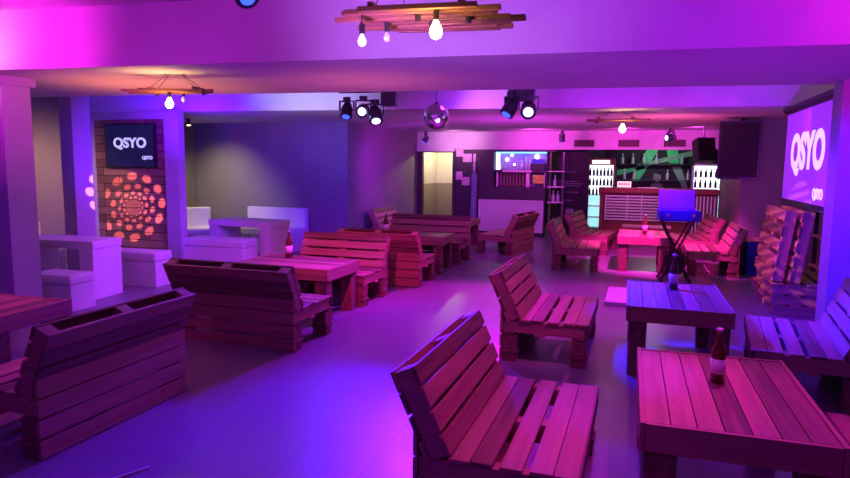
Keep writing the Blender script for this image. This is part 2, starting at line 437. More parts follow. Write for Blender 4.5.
# ------------------------------------------------------------------ bottles
def make_bottle(label, h=.24):
    t = thing('beer_bottle', label, 'bottle')
    MB().lathe([(.026, 0), (.031, .006), (.031, .135), (.026, .16), (.014, .185), (.012, .225), (.0145, .228), (.0145, .236)]).build('glass_body', 'glass', t, smooth=True)
    MB().lathe([(.0322, .045), (.0322, .11)]).build('paper_label', 'label', t, smooth=True)
    MB().lathe([(.016, .232), (.016, .243), (.012, .246)]).build('cap', 'cap', t)
    return t
bt = make_bottle('brown beer bottle with a round white label on the nearest pallet table')
bt.location = (.41, 3.44, .56); bt['group'] = 'beer bottles on tables'; bt.scale = (1.15, 1.15, 1.15)
for p, lb in [((.31, 6.02, .56), 'beer bottle glowing blue on the blue-lit pallet table'),
              ((.08, 10.9, .56), 'pink-lit bottle on the bright pink table near the bar'),
              ((-3.86, 6.38, .56), 'bottle on the left pallet table in front of the white tables'),
              ((-3.85, 9.3, .56), 'small bottle on the purple table beyond the second bench seen from behind')]:
    d = dup(bt, p, 0, lb); d.scale = (1.3, 1.3, 1.3)

# ------------------------------------------------------------------ white lounge furniture
def white_table(label, loc, rz, L, D, Hh):
    t = thing('white_table', label, 'table', loc, rz, 'white lounge tables')
    MB().box((0, 0, Hh-.05), (L, D, .10), bev=.012).build('tabletop', 'white', t)
    for s in (-1, 1): MB().box((s*(L/2-.11), 0, (Hh-.10)/2), (.2, D-.02, Hh-.10), bev=.012).build('leg', 'white', t)
    return t
white_table('white slab-legged table at the far left beside the purple pillar', (-6.72, 5.92, 0), R(5), 1.16, .5, .71)
white_table('white slab-legged table between white benches in front of the back wall', (-6.30, 9.15, 0), R(-3), 1.24, .6, .70)
def ottoman(label, loc, rz, L, D, Hh, g='white lounge benches'):
    t = thing('white_ottoman', label, 'ottoman', loc, rz, g)
    MB().box((0, 0, Hh*.36), (L-.01, D-.01, Hh*.72), bev=.012).build('base', 'white', t)
    MB().box((0, 0, Hh*.86), (L, D, Hh*.27), bev=.03).build('cushion', 'white', t)
    return t
ottoman('small white seat block in front of the opening of the left white table', (-6.16, 5.32, 0), R(4), .58, .36, .41)
ottoman('long white bench under the light pattern on the plank panel', (-6.52, 6.74, 0), R(5), 1.0, .36, .47)
ottoman('long white backless bench in front of the rear white table', (-6.36, 8.42, 0), R(3), 1.12, .44, .46)
def sofa(label, loc, rz, L):
    t = thing('white_sofa', label, 'sofa', loc, rz, 'white high-backed lounge seats')
    MB().box((0, -.05, .15), (L, .56, .30), bev=.012).build('base', 'white', t)
    MB().box((0, -.08, .37), (L, .56, .14), bev=.03).build('cushion', 'white', t)
    MB().box((0, .25, .40), (L+.01, .13, .80), bev=.025).build('backrest', 'white', t)
    return t
sofa('white high-backed seat against the back wall behind the rear white table', (-6.75, 10.5, 0), 0, 1.3)
sofa('white high-backed seat at the rear left, next to the blue panel edge', (-8.05, 9.72, 0), R(52), .95)
sofa('white high-backed seat mostly hidden behind the left white table', (-8.02, 6.22, 0), R(84), 1.0)

# ------------------------------------------------------------------ TV, screen
t = thing('television', 'black wall television showing QSYO on the plank panel', 'television', (-7.79, 8.10, 1.91))
MB().box((0, .02, 0), (1.0, .05, .70), bev=.006).build('frame', 'black', t)
MB().box((0, -.008, 0), (.96, .006, .66)).build('screen', 'tv', t)
MB().box((0, .055, 0), (.3, .04, .2)).build('wall_bracket', 'black', t)
lettering('QSYO', .215, 'lettering', t, (.02, -.016, .04), (R(90), 0, 0), offset=.007, sx=1.12)
lettering('QSYO', .075, 'lettering', t, (.36, -.016, -.19), (R(90), 0, 0), offset=.002)

t = thing('projection_screen', 'hanging projection screen showing QSYO in white on purple', 'projection screen', (1.75, 8.2, 0))
L2 = 1.0
MB().tube((0, -L2-.06, 2.40), (0, L2+.3, 2.40), .04, seg=12).build('roller_case', 'black', t)
s = MB(); s.b2(-.004, .004, -L2, L2+.2, 1.22, 2.38); s.build('screen_cloth', 'black', t)
MB().b2(-.009, -.005, -L2+.09, L2+.13, 1.27, 2.33).build('picture_area', 'projscreen', t)
MB().tube((0, -L2, 1.21), (0, L2+.2, 1.21), .016, seg=8).build('bottom_bar', 'black', t)
lettering('QSYO', .56, 'projletter', t, (-.012, .0, 1.83), (R(90), 0, R(-90)), offset=.022, sx=1.0)
lettering('QSYO', .15, 'projletter', t, (-.012, -.62, 1.38), (R(90), 0, R(-90)), offset=.004)

# ------------------------------------------------------------------ chandeliers
def bulb(parent, x, y, ztop, drop, kind, r=.032):
    o = MB().tube((x, y, ztop+.02), (x, y, ztop-drop), .005, seg=6).build('cord', 'wire', parent)
    MB().tube((x, y, ztop-drop), (x, y, ztop-drop-.05), .016, seg=10).build('socket', 'black', o)
    zc = ztop-drop-.05
    if kind == 'none': return
    MB().lathe([(.34*r, 0), (.5*r, -.4*r), (r, -1.5*r), (r*1.02, -1.9*r), (r*.75, -2.6*r), (.1*r, -2.9*r)], c=(x, y, zc), seg=14).build('bulb', kind, o, smooth=True)
    return Vector((x, y, zc-.06))
def chandelier(label, loc, rz, n, L, W, top, bulbs, seed):
    t = thing('stick_chandelier', label, 'chandelier', loc, rz, 'rustic chandeliers of wooden sticks')
    rd = random.Random(seed)
    s = MB()
    for k in range(n):
        y = -W/2+W*(k+.5)/n; l = L*(1-.30*abs(2*(k+.5)/n-1)**1.5)*rd.uniform(.85, 1.05); ox = rd.uniform(-.08, .08)*L
        s.box((ox, y, rd.uniform(-.008, .008)), (l, W/n*.62, .026), rz=R(rd.uniform(-3, 3)*(1 if n > 6 else 4)), ry=R(rd.uniform(-1.2, 1.2)), bev=.003)
    s.build('stick_raft', 'stick', t)
    for x in (-L*.25, L*.25): MB().box((x, 0, .024), (.03, W*.96, .022), bev=.002).build('cross_bar', 'stick', t)
    for x in (-L*.25, L*.25):
        for y in (-W*.35, W*.35): MB().tube((x, y, .03), (x*.35, y*.3, top), .003, seg=5).build('hanging_wire', 'wire', t)
    for b in bulbs: bulb(t, *b)
    return t
chandelier('largest stick chandelier, cut off by the top edge, with one glowing warm bulb', (-1.19, 3.50, 2.47), R(5), 12, .97, .66, HC-2.47,
    [(.10, -.24, -.01, .0, 'bulb', .034), (-.32, -.22, -.01, .05, 'bulbcold', .023), (-.24, -.02, -.01, .0, 'bulboff', .020), (.02, .0, .0, -.01, 'none'), (-.02, -.16, .0, -.01, 'none'), (.24, -.06, .0, -.01, 'none')], 3)
chandelier('stick chandelier with glowing bulb at the left, above the television', (-4.10, 4.85, 2.30), R(9), 5, .88, .17, LC-2.30,
    [(-.03, -.06, -.01, .0, 'bulb', .034), (.04, .06, .0, -.01, 'bulboff', .018), (-.22, .05, .0, -.01, 'none'), (.30, -.04, .0, -.01, 'none')], 5)
chandelier('stick chandelier with glowing bulb above the slatted bar on the right', (-.40, 9.75, 2.33), R(-4), 5, .95, .40, LC-2.33,
    [(.10, -.08, -.01, .0, 'bulb', .045), (-.28, .05, .0, -.01, 'none'), (.28, -.04, .0, -.01, 'none')], 9)

# ------------------------------------------------------------------ stage lights
def head(parent, loc, aim, lens='lens', s=1.):
    """yoke light: arms and a barrel pointing along aim"""
    a = Vector(aim).normalized(); c = Vector(loc)
    side = a.cross(Vector((0, 0, 1)));  side = side.normalized() if side.length > .01 else Vector((1, 0, 0))
    o = MB().tube(c+Vector((0, 0, .17*s)), c+Vector((0, 0, .12*s)), .05*s, seg=12)
    o.box(c+Vector((0, 0, .115*s)), (.20*s, .06*s, .015*s), rz=math.atan2(side.y, side.x))
    for k in (-1, 1):
        p = c+side*.095*s*k; o.box(p+Vector((0, 0, .055*s)), (.012*s, .05*s, .13*s), rz=math.atan2(side.y, side.x))
    o = o.build('yoke', 'fixture', parent)
    b = MB().tube(c-a*.10*s, c-a*.02*s, .05*s, .078*s, seg=16).tube(c-a*.02*s, c+a*.10*s, .078*s, .082*s, seg=16).build('lamp_housing', 'fixture', o, smooth=False)
    MB().tube(c+a*.100*s, c+a*.108*s, .050*s, seg=16).build('lens', lens, b)
    return o
t = thing('stage_light_cluster', 'cluster of blue stage lights under the recess left of the mirror ball', 'stage lights', (-3.36, 7.35, 0))
MB().tube((-.32, 0, 2.56), (.42, 0.05, 2.56), .02, seg=8).tube((-.2, 0, 2.56), (-.2, 0, HC), .014).tube((.2, 0, 2.56), (.2, 0, HC), .014).build('hanging_bar', 'fixture', t)
head(t, (-.22, 0, 2.33), (.1, -.5, -1), 'lensblue', .95)
head(t, (.0, .02, 2.33), (.25, -1, -.3), 'lens', 1.0)
head(t, (.18, -.02, 2.27), (.4, -.6, -1), 'lens', 1.05)
MB().box((.36, .03, 2.45), (.2, .14, .16), bev=.01).build('effect_housing', 'fixture', t)
t = thing('stage_light_cluster', 'cluster of blue stage lights under the recess right of the mirror ball', 'stage lights', (-1.36, 7.3, 0))
MB().tube((-.2, 0, 2.56), (.2, 0.02, 2.56), .02, seg=8).tube((0, 0, 2.56), (0, 0, HC), .014).build('hanging_bar', 'fixture', t)
head(t, (-.11, 0, 2.32), (-.5, -.5, -1), 'lensblue', 1.05)
head(t, (.10, -.03, 2.30), (.15, -1, -.5), 'lens', 1.1)
MB().box((.0, .07, 2.46), (.3, .12, .14), bev=.01).build('effect_housing', 'fixture', t)
t = thing('mirror_ball', 'round mirror ball hanging in the ceiling recess between the two stage light clusters', 'mirror ball', (-2.55, 7.85, 2.27))
bb = MB(); bmesh.ops.create_uvsphere(bb.bm, u_segments=30, v_segments=18, radius=.165)
bb.build('mirror_sphere', 'ball', t)
MB().tube((0, 0, .16), (0, 0, HC-2.27), .004, seg=6).tube((0, 0, .16), (0, 0, .185), .02).build('hanging_cord', 'wire', t)
for (x, y, aim, ln, lb) in [(-4.90, 14.3, (-.6, -.3, -1), 'lensblue', 'small black spotlight in front of the bright end of the fascia above the doorway'),
                            (-1.72, 14.3, (.1, .1, -1), 'lensblue', 'small black spotlight in front of the fascia above the chalkboard'),
                            (.52, 14.1, (-1, -.6, -.1), 'lens', 'spotlight with a bright white lens in front of the right part of the fascia')]:
    t = thing('spotlight', lb, 'spotlight', (x, y, 0), 0, 'small spotlights before the fascia')
    head(t, (0, 0, 2.26), aim, ln, .8 if ln == 'lensblue' else 1.)
    MB().tube((0, 0, 2.38), (0, 0, LC), .03).build('ceiling_mount', 'fixture', t)
t = thing('spotlight', 'blue-lensed spotlight at the top edge of the photo left of the large chandelier', 'spotlight', (-2.43, 3.52, 0))
head(t, (0, 0, 2.74), (.55, -.35, -.7), 'lensblue', .95)
MB().tube((0, 0, 2.88), (0, 0, HC), .03).build('ceiling_mount', 'fixture', t)
t = thing('downlight', 'tiny glowing downlight at the right edge of the blue plank panel', 'downlight', (-7.87, 9.62, 2.33))
MB().tube((0, 0, .0), (0, 0, .12), .035, seg=12).build('housing', 'fixture', t)
MB().tube((0, 0, -.006), (0, 0, .0), .028, seg=12).build('lens', 'bulb', t)

# ------------------------------------------------------------------ speaker
t = thing('loudspeaker', 'large black loudspeaker hanging beside the purple wall block on the right', 'speaker', (1.47, 11.33, 1.93), R(-12))
MB().prism([(-.30, -.24), (.30, -.24), (.22, .24), (-.22, .24)], -.46, .46).build('cabinet', 'black', t)
MB().box((0, -.248, 0), (.54, .014, .84), bev=.004).build('grille', 'cloth', t)
MB().tube((0, .1, .46), (0, .1, .52), .03).build('ceiling_mount', 'black', t)
t = thing('loudspeaker', 'smaller dark loudspeaker tilted on its bracket above the right drinks fridge', 'speaker', (1.12, 13.6, 2.06), R(20))
MB().box((0, 0, -.08), (.34, .28, .46), rx=R(-14), bev=.01).build('cabinet', 'black', t)
MB().box((0, -.148, -.05), (.30, .012, .40), rx=R(-14)).build('grille', 'cloth', t)
MB().tube((0, .05, .10), (0, .05, LC-2.055), .022).build('bracket', 'black', t)

# ------------------------------------------------------------------ bar: left counter and shelf niche
t = thing('bar_counter', 'white panelled bar counter with a dark plinth under the lit shelf niche', 'bar counter', (-2.9, 14.72, 0))
MB().box((0, -.02, .46), (1.5, .12, .72), bev=.004).build('front_panel', 'counter', t)
MB().box((0, -.015, .05), (1.5, .11, .10)).build('plinth', 'dark', t)
MB().box((0, -.02, .835), (1.54, .16, .03), bev=.004).build('countertop', 'counter', t)
for x in (-.75, .75): MB().box((x, -.03, .46), (.03, .13, .72)).build('corner_trim', 'galv', t)

t = thing('back_bar_shelf', 'cyan-lit shelf unit set in the dark wall above the white bar counter', 'shelf', (-2.64, 14.85, 0))
MB().b2(-.72, .53, .40, .44, 1.13, 1.98).build('back_panel', 'mirrordark', t)
for bb_ in ((-.72, .52, -.02, .40, 1.13, 1.155), (-.72, .52, -.03, .40, 1.50, 1.55)): MB().b2(*bb_).build('shelf_board', 'dark', t)
for bb_ in ((-.74, -.72, -.0, .42, 1.13, 1.98), (.525, .545, -.02, .42, 1.13, 1.98)): MB().b2(*bb_).build('side_board', 'dark', t)
MB().b2(-.69, .50, .05, .39, 1.955, 1.975).build('light_strip', 'cyanled', t)
MB().b2(-.685, -.60, .06, .10, 1.56, 1.95).build('side_light', 'whiteled', t)
for xa, xb in ((-.66, -.62), (.05, .13), (.47, .49)): MB().b2(xa, xb, .02, .04, 1.157, 1.498).build('divider', 'pinktile', t)
s = MB()
for k in range(8): s.b2(-.58+k*.075, -.54+k*.075, .1, .12, 1.17, 1.49)
s.build('slatted_front', 'brown', t)
MB().b2(.20, .46, .06, .07, 1.24, 1.44).build('yellow_card', 'yellow', t)
MB().b2(-.5, .18, -.036, -.03, 1.505, 1.545).build('pink_edge_strip', 'pinktile', t)
# open steel rack at the right end
t = thing('steel_rack', 'open steel rack with bottles between the white bar counter and the chalk board', 'rack', (-2.64, 14.85, 0))
for x in (.60, .90):
    for y in (.0, .22): MB().tube((x, y, 0), (x, y, 1.98), .012, seg=6).build('post', 'steel', t)
for z in (.80, 1.16, 1.52): MB().b2(.56, .93, -.02, .235, z, z+.02).build('rack_shelf', 'galv', t)
# globes, register and bottles on the shelf
def ball_lamp(lb, x, y, z, r, m):
    t = thing('globe_lamp', lb, 'globe lamp', (x, y, z), 0, 'glowing globes on the lit shelf')
    MB().sph((0, 0, 0), r, 14, 10).build('globe', m, t, smooth=True); MB().tube((0, 0, -r-.02), (0, 0, -r+.004), r*.5).build('collar', 'fixture', t)
ball_lamp('upper left glowing pink globe on the cyan-lit shelf', -3.10, 15.1, 1.80, .045, 'lenspink')
ball_lamp('small low white globe on the cyan-lit shelf', -2.92, 15.1, 1.68, .028, 'lenspink')
ball_lamp('whitish globe at the top right of the cyan-lit shelf', -2.38, 15.1, 1.87, .055, 'lenspink')
ball_lamp('white globe against the dark fitting at the top of the cyan-lit shelf', -2.99, 15.14, 1.90, .035, 'lens')
t = thing('cash_register', 'dark register on the right half of the cyan-lit shelf', 'cash register', (-2.33, 15.0, 1.55))
MB().box((0, 0, .08), (.34, .24, .16), bev=.01).build('body', 'black', t)
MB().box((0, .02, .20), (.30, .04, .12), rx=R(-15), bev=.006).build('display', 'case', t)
gb = thing('liquor_bottle', 'clear bottle, leftmost of the group on the cyan-lit shelf', 'bottle', (-2.72, 14.98, 1.55), 0, 'clear bottles on the cyan-lit shelf')
MB().lathe([(.032, 0), (.036, .01), (.036, .13), (.014, .17), (.013, .22)], seg=12).build('glass_body', 'gglass', gb, smooth=True)
MB().lathe([(.015, .215), (.015, .24)], seg=10).build('cap', 'cap', gb)
for k, (dx, lb) in enumerate([(.10, 'clear bottle, second from the left of the group on the cyan-lit shelf'), (.19, 'clear bottle, rightmost of the group on the cyan-lit shelf, beside the register')]):
    d = dup(gb, (-2.72+dx, 14.99, 1.55), 0, lb); d.scale = (1, 1, [1.35, 1.0][k])
tag(MB().tube((-3.22, 14.95, 1.57), (-3.08, 14.93, 1.62), .012).tube((-3.22, 14.95, 1.57), (-3.2, 14.95, 1.72), .02).build('shaker', 'steel'), 'silver bar tool leaning at the left end of the cyan-lit shelf', 'bar tool')
for k, (x, z, lb) in enumerate([(-1.96, .82, 'bottle on the lower shelf of the steel rack beside the bar counter, left one'), (-1.85, .82, 'bottle on the lower shelf of the steel rack beside the bar counter, right one'),
                              (-1.93, 1.18, 'bottle on the upper shelf of the steel rack, level with the yellow card')]):
    d = dup(gb, (x, 15.0, z), 0, lb, 'bottles on the steel rack'); d.scale = (1.1, 1.1, 1.1)

# chalkboard writing, too small to read in the photo
t = thing('chalk_writing', 'faint chalk lines of writing on the black board left of the drinks fridge', 'writing', (-1.52, 15.1, 0))
s = MB(); rd = random.Random(4)
for z, x0, x1 in [(1.52, -.2, .05), (1.30, -.28, .12), (1.25, -.28, .22), (1.20, -.28, .16), (1.05, -.28, .12), (.86, -.28, .0)]:
    x = x0
    while x < x1:
        w = rd.uniform(.02, .05); s.b2(x, min(x+w, x1), -.004, 0, z-.008, z+.008); x += w+.018
s.build('chalk_lines', 'chalk', t)
MB().b2(-.16, .02, -.004, 0, .50, .66).build('chalk_square', 'chalk', t)

# ------------------------------------------------------------------ drinks fridges
def fridge(label, x, y, w, h, d, head_sign, z0=0.):
    t = thing('drinks_fridge', label, 'fridge', (x, y, z0), 0, 'glass-fronted drinks fridges')
    MB().b2(-w/2, w/2, d-.03, d, 0, h).b2(-w/2, -w/2+.03, 0, d, 0, h).b2(w/2-.03, w/2, 0, d, 0, h).b2(-w/2, w/2, 0, d, h-.04, h).b2(-w/2, w/2, 0, d, 0, .12).build('cabinet', 'red' if head_sign else 'steel', t)
    top = h-.17 if head_sign else h-.05
    MB().b2(-w/2+.03, w/2-.03, d-.05, d-.03, h*.52, top).build('upper_glowing_back', 'fridgeback', t)  # glowing back wall instead of lamps inside the cabinet
    MB().b2(-w/2+.03, w/2-.03, d-.05, d-.03, .12, h*.52).build('lower_glowing_back', 'fridgecyan', t)
    if head_sign:
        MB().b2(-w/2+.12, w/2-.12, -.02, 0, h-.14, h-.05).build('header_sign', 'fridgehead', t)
        MB().b2(-w/2, w/2, -.005, .02, h-.17, h-.01).build('header_panel', 'red', t)
    zs = [z for z in (.38, .66, .94, 1.18, 1.42, 1.66) if z < top-.2]
    for z in zs: MB().b2(-w/2+.03, w/2-.03, .04, d-.05, z, z+.014).build('shelf', 'galv', t)
    MB().tube((w/2-.05, -.02, h*.35), (w/2-.05, -.02, h*.65), .012).build('door_handle', 'steel', t)
    return zs, x, y, w, z0
can = thing('drink_bottle', 'dark drink bottle on a fridge shelf', 'bottle')
MB().lathe([(.026, 0), (.03, .006), (.03, .10), (.013, .15), (.012, .185)], seg=8).build('glass_body', 'black', can, smooth=True)
MB().lathe([(.014, .18), (.014, .195)], seg=8).build('cap', 'cap', can)
first = True
for (fx, fy_, w, h, hs, z0, nm) in [(-.98, 16.2, .66, 1.86, True, 0, 'left drinks fridge'), (1.50, 15.9, .80, 1.74, False, 0, 'right drinks fridge')]:
    zs, x, y, w, z0 = fridge('tall lit drinks fridge with a red header left of the green mural' if hs else 'lit drinks fridge right of the green mural, below the tilted speaker', fx, fy_, w, h, .5, hs, z0)
    for iz, z in enumerate(zs[-3:]):
        row = ['lowest visible', 'middle', 'top'][iz]
        n = 7
        for k in range(n):
            loc = (x-w/2+.075+k*(w-.15)/(n-1), y+.12, z0+z+.016)
            lb = '%s bottle from the left on the %s shelf of the %s' % (['first', 'second', 'third', 'fourth', 'fifth', 'sixth', 'seventh'][k], row, nm)
            if first:
                can.location = loc; can['label'] = lb; can['group'] = 'bottles in the '+nm; first = False
            else: dup(can, loc, 0, lb, 'bottles in the '+nm)

# ------------------------------------------------------------------ mural, shelves
t = thing('mural', 'black mural with bold green strokes and a small portrait behind the slatted bar', 'mural', (.32, 17.36, 0))
MB().b2(-1.0, 1.12, 0, .03, 0, 2.25).build('backing_panel', 'board', t)
s = MB()
for pts in [[(-.98, 1.42), (-.98, 1.56), (-.25, 1.70), (-.30, 1.60), (-.52, 1.54)], [(-.62, 1.28), (-.40, 1.30), (.10, 2.2), (-.20, 2.2)],
            [(.22, 2.2), (.48, 2.2), (.56, 1.75), (.30, 1.75)]]:
    s.prism_y(pts, -.006, 0)
s.build('green_strokes', 'green', t)
s = MB()
for pts in [[(-.3, 1.66), (-.3, 1.76), (1.0, 2.12), (1.0, 1.98)], [(.38, 1.66), (.60, 1.66), (.78, 1.14), (.66, 1.12)]]:
    s.prism_y(pts, -.010, -.006)
s.build('sage_strokes', 'greendim', t)
s = MB(); s.sph((.04, -.012, 1.40), .10, 14, 10, (1, .1, 1.3)); s.prism_y([(-.16, 1.12), (.22, 1.12), (.14, 1.24), (-.06, 1.24)], -.012, -.006)
s.build('portrait', 'skin', t)
s = MB(); s.prism_y([(-.09, 1.38), (-.10, 1.52), (.02, 1.57), (.16, 1.51), (.16, 1.32), (.13, 1.46), (-.03, 1.50)], -.026, -.022); s.build('portrait_hair', 'board', t)
t = thing('bottle_shelf', 'dark double bottle shelf in front of the green mural', 'shelf', (.3, 17.1, 0))
MB().b2(-.92, .95, 0, .16, 1.715, 1.735).build('upper_shelf', 'dark', t)
MB().b2(-.92, .95, 0, .16, 1.315, 1.335).build('lower_shelf', 'dark', t)
for x in (-.95, .96): MB().b2(x, x+.02, 0, .16, 0, 2.2).build('upright', 'dark', t)
pos = [(-.80, 0), (-.55, 0), (-.28, 0), (.02, 0), (.62, 0), (-.74, 1), (-.5, 1), (.30, 1), (.78, 1), (.9, 1)]
od = ['first', 'second', 'third', 'fourth', 'fifth']; c = [0, 0]
for dx, lv in pos:
    d = dup(gb, (.3+dx, 17.17, 1.735 if lv == 0 else 1.335), 0, '%s bottle from the left on the %s shelf before the green mural' % (od[c[lv]], ['upper', 'lower'][lv]), 'bottles before the green mural')
    c[lv] += 1; d.scale = (1., 1., 1.1)

# ------------------------------------------------------------------ slatted bar
t = thing('slatted_bar', 'dark red bar with horizontal and vertical pale slats and a wooden top', 'bar', (.42, 14.6, 0))
x0, x1 = -1.30, 1.12
MB().b2(x0, x1, .05, .12, 0, 1.08).build('front_board', 'red', t)
MB().b2(x0-.03, x1, -.06, .42, 1.08, 1.19, bev=.006).build('bar_top', 'red', t)
MB().b2(x0, x0+.08, -.02, .05, 0, 1.08).build('corner_post', 'red', t)
g_ = MB()
for k in range(9): g_.b2(x0+.12, .56, -.01, .01, .48+k*.064, .512+k*.064)
g_.build('horizontal_slats', 'galv', t)
for x in (x0+.12, -.72, -.42, .20, .56): MB().b2(x, x+.022, -.03, -.01, .48, 1.04).build('slat_post', 'galv', t)
s = MB()
for k in range(7): s.b2(.62+k*.070, .65+k*.070, -.01, .02, .12, 1.04)
s.build('vertical_slats', 'galv', t)
tag(MB().tube((1.74, 14.5, 0), (1.74, 14.5, 1.45), .03, seg=10).build('standing_pole', 'galv'), 'pale upright pole between the slatted bar and the purple wall', 'pole')
t = thing('lit_sign', 'small backlit white sign with red marks standing on the slatted bar beside the left fridge', 'sign', (-.38, 14.95, 1.19))
MB().box((0, 0, .07), (.30, .04, .13), bev=.004).build('panel', 'signlight', t)
s = MB()
for k in range(5): s.box((-.10+k*.05, -.023, .075), (.030, .004, .05)); 
s.build('red_marks', 'redtext', t)
MB().box((0, 0, .003), (.14, .08, .006)).build('foot', 'black', t)
t = thing('bar_mat', 'thin white strip lying on the slatted bar beside the small lit sign', 'bar mat', (.12, 14.75, 1.19))
MB().box((0, 0, .008), (.42, .16, .014), bev=.003).build('mat', 'label', t)
t = thing('low_bench', 'pale-topped low wooden bench in front of the slatted bar behind the pink table', 'bench', (.12, 13.75, 0))
MB().box((0, 0, .43), (.95, .30, .04), bev=.004).build('top', 'pale', t)
for x in (-.42, .42): MB().box((x, 0, .205), (.05, .26, .41), bev=.003).build('leg', 'red', t)

# ------------------------------------------------------------------ crossed-leg stand and open case
t = thing('crossed_leg_stand', 'black folding stand with crossed legs under the open blue case', 'stand', (.50, 9.85, 0), R(6))
MB().tube((-.20, -.14, .87), (.20, -.14, .02), .013).tube((-.20, .14, .87), (.20, .14, .02), .013).build('leg', 'wire', t)
MB().tube((.20, -.16, .87), (-.20, -.16, .02), .013).tube((.20, .16, .87), (-.20, .16, .02), .013).build('leg', 'wire', t)
MB().tube((-.20, -.22, .87), (-.20, .22, .87), .014).tube((.20, -.22, .87), (.20, .22, .87), .014).build('top_bar', 'wire', t)
MB().tube((-.20, -.24, .016), (-.20, .24, .016), .016).tube((.20, -.24, .016), (.20, .24, .016), .016).build('foot_bar', 'wire', t)
t = thing('open_case', 'blue-lit equipment case with its lid open on the black stand', 'case', (.52, 9.85, .885), R(6))
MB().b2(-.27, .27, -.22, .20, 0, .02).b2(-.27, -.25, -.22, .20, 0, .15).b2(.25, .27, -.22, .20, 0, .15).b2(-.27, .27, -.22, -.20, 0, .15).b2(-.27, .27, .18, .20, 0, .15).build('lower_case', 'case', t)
MB().b2(-.24, .24, -.19, .17, .03, .12).build('mixer_deck', 'fixture', t)
s = MB()
for k in range(4): s.tube((-.18+k*.1, -.02, .12), (-.18+k*.1, -.02, .135), .022, seg=12)
s.build('knob', 'galv', t)
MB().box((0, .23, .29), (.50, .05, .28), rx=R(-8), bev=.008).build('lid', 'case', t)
MB().box((-.17, -.232, .09), (.04, .02, .05)).box((.17, -.232, .09), (.04, .02, .05)).build('latch', 'steel', t)
t = thing('equipment_bag', 'dark bag of cables behind the crossed-leg stand', 'bag', (.52, 10.2, 0))
MB().sph((0, 0, .21), .17, 14, 10, (1, .8, 1.25)).build('bag_body', 'black', t, smooth=True)
MB().path([(-.08, 0, .40), (-.05, 0, .50), (.05, 0, .50), (.08, 0, .40)], .014).build('strap', 'wire', t)

# ------------------------------------------------------------------ things on the far right
t = thing('plywood_box', 'open plywood box with a pale lit top against the purple wall on the right', 'box', (1.80, 11.0, 0))
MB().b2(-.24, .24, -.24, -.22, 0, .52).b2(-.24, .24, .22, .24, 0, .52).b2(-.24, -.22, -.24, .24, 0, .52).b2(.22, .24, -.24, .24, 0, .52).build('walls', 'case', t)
MB().box((0, 0, .53), (.50, .50, .02), bev=.003).build('lid', 'carton', t)
t = thing('storage_rack', 'dark storage rack with a yellowish shelf below the projection screen', 'rack', (2.75, 9.9, 0))
for x in (-.4, .4):
    for y in (-.25, .25): MB().box((x, y, .62), (.05, .05, 1.24)).build('post', 'dark', t)
for z in (.30, .72, 1.12): MB().box((0, 0, z), (.9, .55, .03), bev=.003).build('shelf', 'carton', t)
t = thing('storage_crate', 'dark crate on the middle shelf of the storage rack', 'crate', (2.7, 9.85, .737))
MB().b2(-.22, .22, -.16, .16, 0, .02).b2(-.22, .22, -.16, -.14, 0, .26).b2(-.22, .22, .14, .16, 0, .26).b2(-.22, -.2, -.16, .16, 0, .26).b2(.2, .22, -.16, .16, 0, .26).build('sides', 'black', t)
MB().box((0, -.17, .20), (.14, .02, .03)).build('handle', 'steel', t)
tag(MB().path([(-2.55, 2.40, .006), (-2.53, 2.45, .006), (-2.49, 2.53, .006), (-2.46, 2.60, .006)], .006).build('drinking_straw', 'label'), 'thin pale straw lying on the floor in the left foreground', 'straw')

# ------------------------------------------------------------------ lights
def spot(name, loc, aim, e, col, ang=60, blend=.6, r=.06):
    l = bpy.data.lights.new(name, 'SPOT'); l.energy = e; l.color = col; l.spot_size = R(ang); l.spot_blend = blend; l.shadow_soft_size = r
    o = bpy.data.objects.new(name, l); COL.objects.link(o); o.location = loc
    o.rotation_euler = (Vector(aim)-Vector(loc)).to_track_quat('-Z', 'Y').to_euler(); return o
def point(name, loc, e, col, r=.05):
    l = bpy.data.lights.new(name, 'POINT'); l.energy = e; l.color = col; l.shadow_soft_size = r
    o = bpy.data.objects.new(name, l); COL.objects.link(o); o.location = loc; return o
def area(name, loc, aim, e, col, sx, sy):
    l = bpy.data.lights.new(name, 'AREA'); l.energy = e; l.color = col; l.shape = 'RECTANGLE'; l.size = sx; l.size_y = sy
    o = bpy.data.objects.new(name, l); COL.objects.link(o); o.location = loc
    o.rotation_euler = (Vector(aim)-Vector(loc)).to_track_quat('-Z', 'Y').to_euler(); return o
BLUE = (.09, .006, 1); VIO = (.30, .01, 1); MAG = (1, .015, .9); PINK = (1, .06, .45); PURP = (.60, .02, .85); WARM = (1, .55, .22); LAV = (.62, .32, 1)
# near bay: wash on the front of the dropped ceiling
spot('par_magenta_left', (-4.7, 3.0, 2.3), (-5.3, 4.2, 2.72), 130, MAG, 100, .9)
spot('par_magenta_right', (2.4, 3.3, 2.2), (2.2, 4.9, 2.75), 170, (1, .01, .75), 100, .9)
spot('par_lavender', (-1.45, 2.9, 1.9), (-1.45, 4.6, 2.8), 181.5, (.50, .13, 1), 84, .9)
spot('par_violet', (.6, 2.9, 1.9), (.5, 4.75, 2.8), 130, (.42, .005, 1), 100, .9)
spot('par_purple_left', (-3.4, 2.4, 2.1), (-3.6, 4.4, 2.75), 80, (.65, .02, .9), 100, .9)
spot('par_hot', (-5.62, 3.75, 2.6), (-5.55, 4.3, 2.68), 9, (1, .55, .95), 110, .8)
